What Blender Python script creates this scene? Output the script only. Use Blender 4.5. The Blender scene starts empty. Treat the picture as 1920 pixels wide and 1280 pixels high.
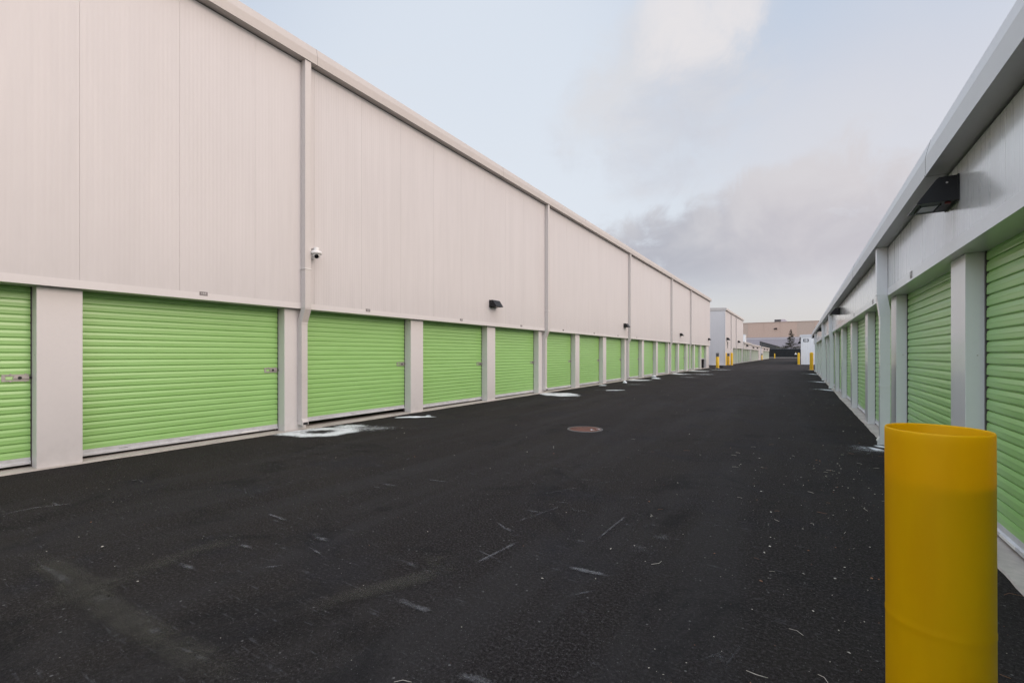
import bpy, math, random
from mathutils import Vector
R = math.radians
rnd = random.Random(7)
sc = bpy.context.scene
COL = sc.collection
# ------------------------------------------------------------------ camera numbers
F, TX, HY, EYE = 853.0, 960.0, 663.5, 1.36
TH = math.atan(538.0 / 853.0)
SN, CS = math.sin(TH), math.cos(TH)
def gp(px, py, z=0.0):
    d = F * (EYE - z) / (py - HY); x = (px - TX) / F * d
    return (x * CS - d * SN, x * SN + d * CS)          # world x, world y
def dirv(px, py):
    x = (px - TX) / F; u = (HY - py) / F
    v = Vector((x * CS - SN, x * SN + CS, u)); v.normalize(); return v
def at(px, d, py=None):
    x = (px - TX) / F * d
    return (x * CS - d * SN, x * SN + d * CS, EYE + ((HY - py) * d / F if py is not None else 0))

# ------------------------------------------------------------------ node helpers
class NT:
    def __init__(s, tree): s.t = tree; s.n = tree.nodes; s.l = tree.links
    def node(s, typ, ins=None, **kw):
        nd = s.n.new(typ)
        for k, v in kw.items(): setattr(nd, k, v)
        for k, v in (ins or {}).items():
            sock = nd.inputs[k]
            if isinstance(v, bpy.types.NodeSocket): s.l.new(v, sock)
            else: sock.default_value = v
        return nd
    def m(s, op, a, b=0.0, c=0.0, clamp=False):
        nd = s.n.new('ShaderNodeMath'); nd.operation = op; nd.use_clamp = clamp
        for i, v in enumerate((a, b, c)):
            if isinstance(v, bpy.types.NodeSocket): s.l.new(v, nd.inputs[i])
            else: nd.inputs[i].default_value = v
        return nd.outputs[0]
    def mix(s, f, a, b, mode='MIX'):
        nd = s.n.new('ShaderNodeMix'); nd.data_type = 'RGBA'; nd.blend_type = mode
        for i, v in ((0, f), (6, a), (7, b)):
            if isinstance(v, bpy.types.NodeSocket): s.l.new(v, nd.inputs[i])
            else: nd.inputs[i].default_value = (*v, 1) if isinstance(v, tuple) and len(v) == 3 else v
        return nd.outputs[2]
    def noise(s, vec, scale, detail=3, rough=.5, dist=0):
        return s.node('ShaderNodeTexNoise', {'Vector': vec, 'Scale': scale, 'Detail': detail, 'Roughness': rough, 'Distortion': dist}).outputs[0]
    def ramp(s, f, a, b, x0=0.0, x1=1.0):
        nd = s.node('ShaderNodeMapRange', {0: f, 1: a, 2: b, 3: x0, 4: x1}, interpolation_type='SMOOTHSTEP')
        return nd.outputs[0]
def newmat(name):
    m = bpy.data.materials.new(name); m.use_nodes = True
    t = NT(m.node_tree); bs = m.node_tree.nodes['Principled BSDF']
    return m, t, bs
def geo(t): return t.node('ShaderNodeNewGeometry').outputs['Position']

def paint(name, col, rough=.45, var=.06, spec=.5, bump=0.0, bscale=60, metal=0.0, dirt=0.0, dirtcol=(.12, .10, .08), coat=0.0, rv=.15):
    m, t, b = newmat(name); p = geo(t)
    n = t.noise(p, 1.7, 5, .6)
    n2 = t.noise(p, 23, 4, .6)
    f = t.m('ADD', t.m('MULTIPLY', n, .6), t.m('MULTIPLY', n2, .4))
    c = t.mix(t.ramp(f, .3, .7), tuple(x * (1 - var) for x in col), tuple(min(1, x * (1 + var)) for x in col))
    if dirt:
        z = t.node('ShaderNodeSeparateXYZ', {0: p}).outputs[2]
        d = t.m('MULTIPLY', t.ramp(z, .55, .02), t.ramp(t.noise(p, 5, 6, .7), .35, .75))
        c = t.mix(t.m('MULTIPLY', d, dirt), c, dirtcol)
    t.l.new(c, b.inputs['Base Color'])
    t.l.new(t.ramp(n if rv < .1 else n2, .2, .8, rough * (1 - rv), min(1, rough * (1 + rv))), b.inputs['Roughness'])
    if coat: b.inputs['Coat Weight'].default_value = coat; b.inputs['Coat Roughness'].default_value = .15
    b.inputs['Metallic'].default_value = metal
    b.inputs['Specular IOR Level'].default_value = spec
    if bump:
        bn = t.node('ShaderNodeBump', {'Height': t.noise(p, bscale, 4), 'Strength': bump, 'Distance': .002})
        t.l.new(bn.outputs[0], b.inputs['Normal'])
    return m

def panel_mat(name, col, rough=.38, k=.8):
    """painted metal wall panel: fine vertical striations, faint streaks of grime"""
    m, t, b = newmat(name); p = geo(t)
    s = t.node('ShaderNodeSeparateXYZ', {0: p})
    h = t.m('ADD', s.outputs[0], s.outputs[1])
    st = t.m('SINE', t.m('MULTIPLY', h, 2 * math.pi / .0533))
    hv = t.node('ShaderNodeCombineXYZ', {0: h, 1: 0.0, 2: t.m('MULTIPLY', s.outputs[2], .035)}).outputs[0]
    line = t.noise(hv, 9, 4, .75)
    streak = t.noise(t.node('ShaderNodeCombineXYZ', {0: h, 1: 2.0, 2: t.m('MULTIPLY', s.outputs[2], .12)}).outputs[0], 3.2, 5, .7)
    big = t.noise(p, .45, 4, .55)
    pan = t.node('ShaderNodeTexWhiteNoise', {1: t.m('FLOOR', t.m('DIVIDE', t.m('ADD', h, .57), 1.067))}, noise_dimensions='1D').outputs[0]
    f = t.m('ADD', t.m('MULTIPLY', line, .45), t.m('ADD', t.m('MULTIPLY', streak, .35), t.m('MULTIPLY', big, .2)))
    c = t.mix(t.ramp(f, .36, .62), tuple(x * (1 - .07 * k) for x in col), tuple(x * (1 + .045 * k) for x in col))
    c = t.mix(t.m('MULTIPLY', pan, .035), c, (.5, .46, .42))
    low = t.m('MULTIPLY', t.ramp(s.outputs[2], 3.0, 2.2), t.ramp(t.noise(t.node('ShaderNodeCombineXYZ', {0: h, 1: 5.0, 2: t.m('MULTIPLY', s.outputs[2], .4)}).outputs[0], 4, 6, .7), .4, .75))
    c = t.mix(t.m('MULTIPLY', low, .14), c, (.42, .39, .37))
    t.l.new(c, b.inputs['Base Color'])
    t.l.new(t.ramp(line, .3, .7, rough * .85, rough * 1.2), b.inputs['Roughness'])
    hh = t.m('ADD', t.m('MULTIPLY', st, .5), t.m('MULTIPLY', line, .9))
    bn = t.node('ShaderNodeBump', {'Height': hh, 'Strength': .26 * k, 'Distance': .004})
    bn2 = t.node('ShaderNodeBump', {'Height': t.noise(p, 2.3, 2), 'Strength': .10, 'Distance': .02, 'Normal': bn.outputs[0]})
    t.l.new(bn2.outputs[0], b.inputs['Normal'])
    if k < .5:
        b.inputs['Coat Weight'].default_value = 1.0; b.inputs['Coat Roughness'].default_value = .13
    return m

def asphalt_mat():
    m, t, b = newmat('asphalt'); p = geo(t)
    s = t.node('ShaderNodeSeparateXYZ', {0: p})
    vo = t.node('ShaderNodeTexVoronoi', {'Vector': p, 'Scale': 120.0}).outputs
    fine = t.noise(p, 190, 3, .7)
    mid = t.noise(p, 14, 6, .75)
    big = t.noise(p, .55, 6, .6, .6)
    # paver-lane streaks along the drive
    lane = t.noise(t.node('ShaderNodeCombineXYZ', {0: t.m('MULTIPLY', s.outputs[0], 1.0), 1: t.m('MULTIPLY', s.outputs[1], .09), 2: 0.0}).outputs[0], 1.6, 6, .65)
    c = t.mix(t.ramp(fine, .3, .72), (.0056, .0044, .0041), (.037, .0300, .0284))
    grain = t.noise(p, 62, 3, .75)
    c = t.mix(t.m('MULTIPLY', t.ramp(grain, .50, .68), .75), c, (.072, .065, .063))
    c = t.mix(t.m('MULTIPLY', t.ramp(grain, .46, .34), .8), c, (.004, .0035, .0035))
    c = t.mix(t.ramp(big, .42, .66), c, t.mix(.35, c, (.036, .031, .026)))
    c = t.mix(t.m('MULTIPLY', t.ramp(lane, .45, .66), .55), c, (.036, .0325, .032))
    c = t.mix(t.m('MULTIPLY', t.ramp(t.noise(p, .8, 6, .75, .8), .52, .66), .50), c, (.009, .0085, .009))
    # bluish and brownish blotches
    c = t.mix(t.m('MULTIPLY', t.ramp(t.noise(p, .9, 4, .6), .52, .68), .3), c, (.020, .0195, .025))
    # single pale aggregate stones
    wn = t.node('ShaderNodeSeparateColor', {0: vo[1]}).outputs[0]
    sp = t.m('MULTIPLY', t.ramp(vo[0], .30, .12), t.m('GREATER_THAN', wn, .955))
    c = t.mix(t.m('MULTIPLY', sp, .75), c, (.22, .21, .20))
    vo2 = t.node('ShaderNodeTexVoronoi', {'Vector': p, 'Scale': 34.0}).outputs
    wn2 = t.node('ShaderNodeSeparateColor', {0: vo2[1]}).outputs[0]
    c = t.mix(t.m('MULTIPLY', t.m('MULTIPLY', t.ramp(vo2[0], .26, .12), t.m('GREATER_THAN', wn2, .972)), .6), c, (.20, .19, .18))
    # short pale tyre scuffs, crossing the drive
    for (ang, k, thr, sc_, amt) in ((14, 10, .645, 1.1, .42), (-30, 12, .66, 1.4, .32), (70, 12, .66, 1.0, .30)):
        mp = t.node('ShaderNodeMapping', {0: p, 2: (0, 0, R(ang)), 3: (1.0 * sc_, k * sc_, 1)})
        sf = t.m('MULTIPLY', t.ramp(t.noise(mp.outputs[0], 2.4, 3, .6), thr - .04, thr + .03), t.ramp(mid, .45, .65))
        sf = t.m('MULTIPLY', sf, t.ramp(t.noise(p, .45, 3), .40, .56))
        c = t.mix(t.m('MULTIPLY', sf, amt), c, (.13, .128, .13))
    t.l.new(c, b.inputs['Base Color'])
    t.l.new(t.ramp(t.m('ADD', t.m('MULTIPLY', mid, .5), t.m('MULTIPLY', big, .5)), 0.3, .7, .82, 1.0), b.inputs['Roughness'])
    b.inputs['Specular IOR Level'].default_value = .09
    hh = t.m('ADD', t.m('MULTIPLY', fine, .5), t.m('ADD', t.m('MULTIPLY', vo[0], .6), t.m('MULTIPLY', grain, 1.0)))
    bn = t.node('ShaderNodeBump', {'Height': hh, 'Strength': .9, 'Distance': .008})
    bn2 = t.node('ShaderNodeBump', {'Height': t.noise(p, .8, 3), 'Strength': .5, 'Distance': .03, 'Normal': bn.outputs[0]})
    t.l.new(bn2.outputs[0], b.inputs['Normal'])
    return m

def speckle_mat(name, col, lo, hi, scale=55, rough=.85, amount=1.0, uv=True):
    """thin dusting: ragged alpha that fades towards the strip edge (uv.y) and breaks into grains"""
    m, t, b = newmat(name); p = geo(t)
    tc = t.node('ShaderNodeTexCoord').outputs['UV']
    uvs = t.node('ShaderNodeSeparateXYZ', {0: tc})
    core = uvs.outputs[0]                       # 1 in the middle, 0 at the rim
    n = t.m('ADD', t.m('MULTIPLY', t.noise(p, scale, 3, .8), .55), t.m('MULTIPLY', t.noise(p, scale * .13, 4, .65), .45))
    a = t.m('MULTIPLY', t.ramp(t.m('ADD', t.m('MULTIPLY', core, .55), n), lo, hi), amount)
    c = t.mix(t.noise(p, 40, 3), tuple(x * .85 for x in col), tuple(min(1, x * 1.1) for x in col))
    t.l.new(c, b.inputs['Base Color']); b.inputs['Roughness'].default_value = rough
    t.l.new(a, b.inputs['Alpha'])
    return m

def door_mat():
    m, t, b = newmat('green_door_paint'); p = geo(t)
    s = t.node('ShaderNodeSeparateXYZ', {0: p})
    n = t.noise(t.node('ShaderNodeCombineXYZ', {0: t.m('MULTIPLY', s.outputs[0], .5), 1: t.m('MULTIPLY', s.outputs[1], .5), 2: t.m('MULTIPLY', s.outputs[2], 6)}).outputs[0], 3, 5, .6)
    c = t.mix(t.ramp(n, .3, .7), (.290, .530, .165), (.320, .570, .190))
    g = t.m('MULTIPLY', t.ramp(s.outputs[2], .7, .05), t.ramp(t.noise(p, 6, 5, .7), .4, .8))
    c = t.mix(t.m('MULTIPLY', g, .12), c, (.25, .26, .20))
    t.l.new(c, b.inputs['Base Color'])
    t.l.new(t.ramp(n, .3, .7, .28, .42), b.inputs['Roughness'])
    b.inputs['Coat Weight'].default_value = .2; b.inputs['Coat Roughness'].default_value = .22
    bn = t.node('ShaderNodeBump', {'Height': t.noise(p, 3.5, 3), 'Strength': .18, 'Distance': .01})
    t.l.new(bn.outputs[0], b.inputs['Normal'])
    return m

def plastic_yellow():
    m, t, b = newmat('yellow_sleeve_plastic'); p = geo(t)
    s = t.node('ShaderNodeSeparateXYZ', {0: p})
    n = t.noise(t.node('ShaderNodeCombineXYZ', {0: s.outputs[0], 1: s.outputs[1], 2: t.m('MULTIPLY', s.outputs[2], .25)}).outputs[0], 14, 4, .6)
    c = t.mix(t.ramp(n, .3, .7), (.86, .53, .0), (.92, .59, .0))
    b.inputs['Roughness'].default_value = .5; b.inputs['Specular IOR Level'].default_value = .3
    t.l.new(c, b.inputs['Base Color'])
    tr = t.node('ShaderNodeBsdfTranslucent', {0: (.90, .60, .005, 1)})
    mx = t.node('ShaderNodeMixShader', {0: .52, 1: b.outputs[0], 2: tr.outputs[0]})
    t.l.new(mx.outputs[0], t.n['Material Output'].inputs[0])
    return m

M = {}
M['panel_warm'] = panel_mat('white_wall_panel', (.600, .565, .555), .45, .60)
M['panel_cool'] = panel_mat('pale_wall_panel', (.73, .735, .745), .28, .16)
M['trim_warm'] = paint('off_white_trim', (.66, .625, .612), .42, .02, dirt=.12, rv=.05)
M['trim_cool'] = paint('pale_grey_trim', (.75, .75, .765), .36, .02, dirt=.15, coat=.7, rv=.05)
M['gutter_warm'] = paint('beige_gutter_paint', (.50, .455, .42), .45, .04, rv=.05)
M['gutter_cool'] = paint('grey_gutter_paint', (.60, .60, .615), .38, .03, rv=.05)
M['ds_warm'] = paint('beige_downspout_paint', (.585, .545, .52), .45, .03, rv=.05)
M['roof'] = paint('grey_roof_metal', (.45, .45, .46), .5, .08)
M['door'] = door_mat()
M['bar'] = paint('galvanised_bar', (.60, .60, .62), .42, .10, metal=.15, dirt=.18)
M['steel'] = paint('zinc_latch', (.46, .42, .41), .38, .18, metal=.6)
M['dark'] = paint('black_rubber_and_shade', (.015, .015, .016), .7, .1)  # also colours in the shadow strip under the gutters
M['guide'] = paint('dark_door_guide', (.07, .06, .06), .5, .2)
M['bronze'] = paint('dark_lamp_paint', (.010, .010, .012), .42, .2, spec=.3)
M['glass'] = paint('pale_lamp_lens', (.35, .35, .36), .15, .1)
M['red'] = paint('red_cap', (.14, .02, .02), .4, .1)
M['concrete'] = paint('concrete', (.42, .375, .335), .85, .2, bump=.5, bscale=80)
M['plate'] = paint('grey_plate', (.20, .18, .18), .5, .05)
M['letter'] = paint('pale_lettering', (.52, .50, .49), .5, .02)
M['darkletter'] = paint('dark_lettering', (.08, .085, .10), .5, .02)
M['white'] = paint('white_plastic', (.74, .72, .70), .35, .03)
M['lensblack'] = paint('black_lens', (.008, .008, .01), .08, .05)
M['yellow'] = paint('yellow_bollard_paint', (.70, .42, .005), .42, .08, dirt=.2)
M['sleeve'] = plastic_yellow()
M['pipe'] = paint('worn_ochre_pipe', (.50, .29, .01), .6, .2)
M['rust'] = paint('rusty_iron', (.115, .048, .032), .8, .7, bump=.6, bscale=90)
M['ironrim'] = paint('worn_iron_rim', (.07, .060, .057), .6, .5)
M['beige'] = paint('beige_precast', (.55, .395, .315), .85, .07)
M['beige_joint'] = paint('grey_beige_precast', (.50, .38, .31), .85, .07)
M['siding'] = paint('lilac_grey_siding', (.42, .375, .40), .6, .06)
M['sidingline'] = paint('pale_siding_band', (.60, .56, .56), .6, .04)
M['blackscreen'] = paint('black_screen_fabric', (.010, .011, .012), .9, .3)
M['blackfence'] = paint('black_fence_steel', (.02, .022, .022), .5, .2)
M['galv'] = paint('galvanised_wire', (.30, .29, .31), .5, .1, metal=.4)
M['bark'] = paint('conifer_bark', (.05, .035, .028), .9, .3)
def leaf(name, a, b_):
    m, t, b = newmat(name); p = geo(t)
    c = t.mix(t.ramp(t.noise(p, 1.4, 4, .7), .35, .65), a, b_)
    t.l.new(c, b.inputs['Base Color']); b.inputs['Roughness'].default_value = .75
    return m
M['needle'] = leaf('brown_green_needles', (.030, .022, .017), (.058, .060, .026))
M['shrub'] = leaf('olive_shrub_leaves', (.07, .075, .03), (.13, .11, .06))
M['ice'] = paint('dirty_ice', (.72, .74, .76), .5, .12, bump=.8, bscale=60)
M['salt'] = speckle_mat('white_salt_dusting', (.68, .69, .69), .68, 1.03, 120)
M['saltthin'] = speckle_mat('thin_salt_dusting', (.66, .68, .72), .94, 1.06, 60)
M['scuff'] = speckle_mat('pale_scuff', (.155, .148, .15), .64, 1.12, 75, amount=.66)
M['dust'] = speckle_mat('dusty_film', (.055, .048, .034), .58, 1.15, 45, amount=.55)
M['litter'] = paint('pale_litter', (.50, .44, .37), .8, .5)
M['litterbrown'] = paint('brown_litter', (.22, .10, .05), .8, .4)
M['asphalt'] = asphalt_mat()

# ------------------------------------------------------------------ mesh builder
class MB:
    def __init__(s): s.v = []; s.f = []; s.mi = []; s.uv = {}; s.sm = []
    def face(s, idx, mi=0, smooth=False): s.f.append(idx); s.mi.append(mi); s.sm.append(smooth)
    def box(s, x0, x1, y0, y1, z0, z1, mi=0):
        x0, x1 = sorted((x0, x1)); y0, y1 = sorted((y0, y1)); z0, z1 = sorted((z0, z1))
        b = len(s.v)
        s.v += [(x0, y0, z0), (x1, y0, z0), (x1, y1, z0), (x0, y1, z0), (x0, y0, z1), (x1, y0, z1), (x1, y1, z1), (x0, y1, z1)]
        for q in ((0, 3, 2, 1), (4, 5, 6, 7), (0, 1, 5, 4), (1, 2, 6, 5), (2, 3, 7, 6), (3, 0, 4, 7)): s.face([b + i for i in q], mi)
        return s
    def prism_y(s, prof, y0, y1, mi=0, caps=True):
        """closed (x,z) profile extruded along y"""
        area = sum(prof[i][0] * prof[(i + 1) % len(prof)][1] - prof[(i + 1) % len(prof)][0] * prof[i][1] for i in range(len(prof)))
        if area < 0: prof = prof[::-1]
        n = len(prof); b = len(s.v)
        for y in (y0, y1): s.v += [(x, y, z) for x, z in prof]
        for i in range(n):
            j = (i + 1) % n
            s.face([b + j, b + i, b + n + i, b + n + j], mi)
        if caps:
            s.face([b + i for i in range(n)], mi); s.face([b + n + i for i in reversed(range(n))], mi)
        return s
    def tube(s, pts, rad, n=12, mi=0, caps=True):
        """rings along a polyline with a radius each"""
        rings = []
        for i, p in enumerate(pts):
            p = Vector(p); a = Vector(pts[max(0, i - 1)]); c = Vector(pts[min(len(pts) - 1, i + 1)])
            d = (c - a).normalized()
            u = d.cross(Vector((0, 0, 1))) if abs(d.z) < .95 else d.cross(Vector((0, 1, 0)))
            u.normalize(); w = d.cross(u)
            r = rad[i] if isinstance(rad, (list, tuple)) else rad
            b = len(s.v)
            for k in range(n):
                t_ = 2 * math.pi * k / n
                s.v.append(tuple(p + u * (r * math.cos(t_)) + w * (r * math.sin(t_))))
            rings.append(b)
        for a, c in zip(rings, rings[1:]):
            for k in range(n):
                j = (k + 1) % n
                s.face([a + k, a + j, c + j, c + k], mi, True)
        if caps:
            s.face([rings[0] + k for k in reversed(range(n))], mi); s.face([rings[-1] + k for k in range(n)], mi)
        return s
    def lathe(s, prof, cx=0, cy=0, n=32, mi=0, cap0=False, cap1=False):
        rings = []
        for r, z in prof:
            b = len(s.v)
            s.v += [(cx + r * math.cos(2 * math.pi * k / n), cy + r * math.sin(2 * math.pi * k / n), z) for k in range(n)]
            rings.append(b)
        for a, c in zip(rings, rings[1:]):
            for k in range(n):
                j = (k + 1) % n
                s.face([a + k, a + j, c + j, c + k], mi, True)
        if cap0: s.face([rings[0] + k for k in reversed(range(n))], mi)
        if cap1: s.face([rings[-1] + k for k in range(n)], mi)
        return s
    def mesh(s, name, mats):
        me = bpy.data.meshes.new(name)
        me.from_pydata(s.v, [], s.f)
        mats = mats if isinstance(mats, (list, tuple)) else [mats]
        for m in mats: me.materials.append(m)
        me.polygons.foreach_set('material_index', s.mi)
        me.polygons.foreach_set('use_smooth', s.sm)
        if s.uv:
            ul = me.uv_layers.new(name='UVMap')
            for lp in me.loops: ul.data[lp.index].uv = s.uv.get(lp.vertex_index, (0, 0))
        me.update()
        return me
    def build(s, name, mats, parent=None, bevel=0):
        return link(name, s.mesh(name, mats), parent, bevel=bevel)
def link(name, me, parent=None, loc=(0, 0, 0), bevel=0):
    o = bpy.data.objects.new(name, me); COL.objects.link(o); o.location = loc
    if parent: o.parent = parent
    if bevel:
        bv = o.modifiers.new('Bevel', 'BEVEL'); bv.width = bevel; bv.segments = 2; bv.limit_method = 'ANGLE'; bv.angle_limit = R(40)
        bv.harden_normals = False
    return o
def tag(o, label=None, cat=None, group=None, kind=None):
    if label: o['label'] = label
    if cat: o['category'] = cat
    if group: o['group'] = group
    if kind: o['kind'] = kind
    return o
def empty(name, loc, label, cat, group=None):
    o = bpy.data.objects.new(name, None); COL.objects.link(o); o.location = loc; o.empty_display_size = .2
    return tag(o, label, cat, group)

# ------------------------------------------------------------------ ground
g = MB(); S_ = 1500
g.v += [(-S_, -S_, 0), (S_, -S_, 0), (S_, S_, 0), (-S_, S_, 0)]; g.face([0, 1, 2, 3])
tag(g.build('ground', M['asphalt']), kind='structure')

def apron(x_in, x_edge, y0, y1, name='concrete_apron', z=.014):
    a = MB(); n = int((y1 - y0) / .09); sg = 1 if x_in > x_edge else -1
    r2 = random.Random(int(abs(x_in) * 100) + int(y0))
    last = 0
    for i in range(n + 1):
        y = y0 + (y1 - y0) * i / n; last = last * .82 + r2.uniform(-.006, .006)
        e = x_edge + last + r2.uniform(-.004, .004)
        a.v += [(x_in, y, z), (e, y, z), (e - sg * .012, y, -.01)]
    for i in range(n):
        b = i * 3
        for q in ((0, 1, 4, 3), (1, 2, 5, 4)):
            f = [b + k for k in q]
            a.face(f if sg < 0 else f[::-1])
    o = a.build(name, M['concrete']); tag(o, kind='structure'); return o

# ------------------------------------------------------------------ door parts (shared meshes)
DW, PITCH, HEAD = 2.638, 3.048, 2.165
def door_meshes(sg):
    """sg -1: building on the left of the drive (faces +x); +1: on the right (faces -x). outward = -sg"""
    o = -sg; w = DW / 2 - (.010 if sg < 0 else .026)
    c = MB(); p = .0895; n = 26
    prof = []                                  # (outward, z)
    for i in range(n):
        z = .075 + i * p
        prof += [(.0, z), (.014, z + .004), (.0155, z + .012), (.0145, z + .040), (.0155, z + .047), (.0145, z + .054), (.0095, z + .079), (.0, z + .0835)]
    b = 0
    for (d, z) in prof:
        c.v += [(o * d, -w, z), (o * d, w, z)]
    for i in range(len(prof) - 1):
        q = [2 * i, 2 * i + 1, 2 * i + 3, 2 * i + 2]
        c.face(q if o > 0 else q[::-1])
    curtain = c.mesh('roll_up_door', M['door'])
    bb = MB()
    bb.prism_y([(o * -.012, 0.0), (o * .030, 0.0), (o * .030, .028), (o * .016, .036), (o * .016, .080), (o * -.012, .080)], -w, w)
    bb.box(o * .030, o * .034, w - .62, w - .34, .004, .026, 1)
    bb.box(o * .016, o * .026, -.18, -.05, .045, .060, 0); bb.box(o * .016, o * .026, -.9, -.80, .045, .060, 0)
    bar = bb.mesh('bottom_bar', [M['bar'], M['white']])
    l = MB(); far = -sg                         # latch at the right hand side seen from outside
    ye = far * w
    ya, yb = ye - far * .235, ye - far * .012
    zc = 1.03
    # plate with a window cut out, raised slide bolt and lock cylinder
    l.box(o * .013, o * .020, ya, yb, zc + .022, zc + .042); l.box(o * .013, o * .020, ya, yb, zc - .042, zc - .022)
    l.box(o * .013, o * .020, ya, ya + far * .03, zc - .022, zc + .022)
    l.box(o * .013, o * .020, ya + far * .10, yb, zc - .022, zc + .022)
    l.box(o * .0205, o * .030, ya + far * .09, ye + far * .012, zc - .012, zc + .012)
    for yy in (ya + far * .07, yb - far * .03):
        for zz in (zc - .050, zc + .040): l.box(o * .020, o * .026, yy - .006, yy + .006, zz, zz + .012)
    l.tube([(o * .020, ya + far * .145, zc), (o * .036, ya + far * .145, zc)], .017, 12, 1)
    l.box(o * .0205, o * .032, yb, ye + far * .010, zc - .014, zc + .014, 1)
    latch = l.mesh('latch', [M['steel'], M['dark']])
    gd = MB()
    gw = .0045 if sg < 0 else .012
    gd.box(o * -.03, o * .020, -gw, gw, .014, HEAD + .02)
    return curtain, bar, latch, gd.mesh('door_guide', M['guide'])
DM = {-1: door_meshes(-1), 1: door_meshes(1)}

def downspout_mesh(sg, lean, ztop, zh, mats, strap=True, ringz=2.86):
    """lean: how far the pillar stands behind the wall face. local x=0 is the wall face, outward = -sg"""
    o = -sg; w = .057 if sg < 0 else .062; d0, d1 = .004, .128 if sg < 0 else .122
    s = MB()
    s.box(o * d0, o * d1, -w, w, zh - .0, ztop)
    s.box(o * (d0 - .002), o * (d1 + .004), -w - .004, w + .004, zh + .02, zh + .035)
    # elbow leaning back onto the pillar, then the lower pipe
    e = [(o * (d0 + .001), zh), (o * d1, zh), (o * (d1 - lean), zh - .23), (o * (d1 - lean), zh - .26), (o * (d0 - lean), zh - .26), (o * (d0 - lean), zh - .2)]
    s.prism_y(e, -w - .003, w + .003)
    l0, l1 = d0 - lean, d1 - lean - .006
    s.box(o * l0, o * l1, -w, w, .21, zh - .26)
    # kick-out with a dark mouth
    s.prism_y([(o * l0, .21), (o * l1, .21), (o * (l1 + .03), .15), (o * (l1 + .03), .10), (o * l0, .10)], -w + .001, w - .001)
    s.box(o * (l1 + .026), o * (l1 + .033), -w + .012, w - .012, .104, .146, 1)
    s.box(o * (l0 + .004), o * (l1 + .004), -w - .004, w + .004, .9, .925)
    if strap:
        s.box(o * .0, o * (d1 + .006), -w - .012, w + .012, ringz, ringz + .016, 2)
    return s.mesh('downspout', mats)

def panel_sheet(mb, xf, o, y0, y1, z0, z1, first):
    """front sheet made of 1.067 m panels with a V joint between them"""
    pts = [(y0, 0.0)]; y = first
    while y < y0 + .02: y += 1.067
    while y < y1 - .02:
        pts += [(y - .0025, 0.0), (y, -.004), (y + .0025, 0.0)]; y += 1.067
    pts.append((y1, 0.0))
    b = len(mb.v)
    for (yy, d) in pts: mb.v += [(xf + o * d, yy, z0), (xf + o * d, yy, z1)]
    for i in range(len(pts) - 1):
        q = [b + 2 * i, b + 2 * i + 2, b + 2 * i + 3, b + 2 * i + 1]
        mb.face(q if o > 0 else q[::-1])

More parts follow.
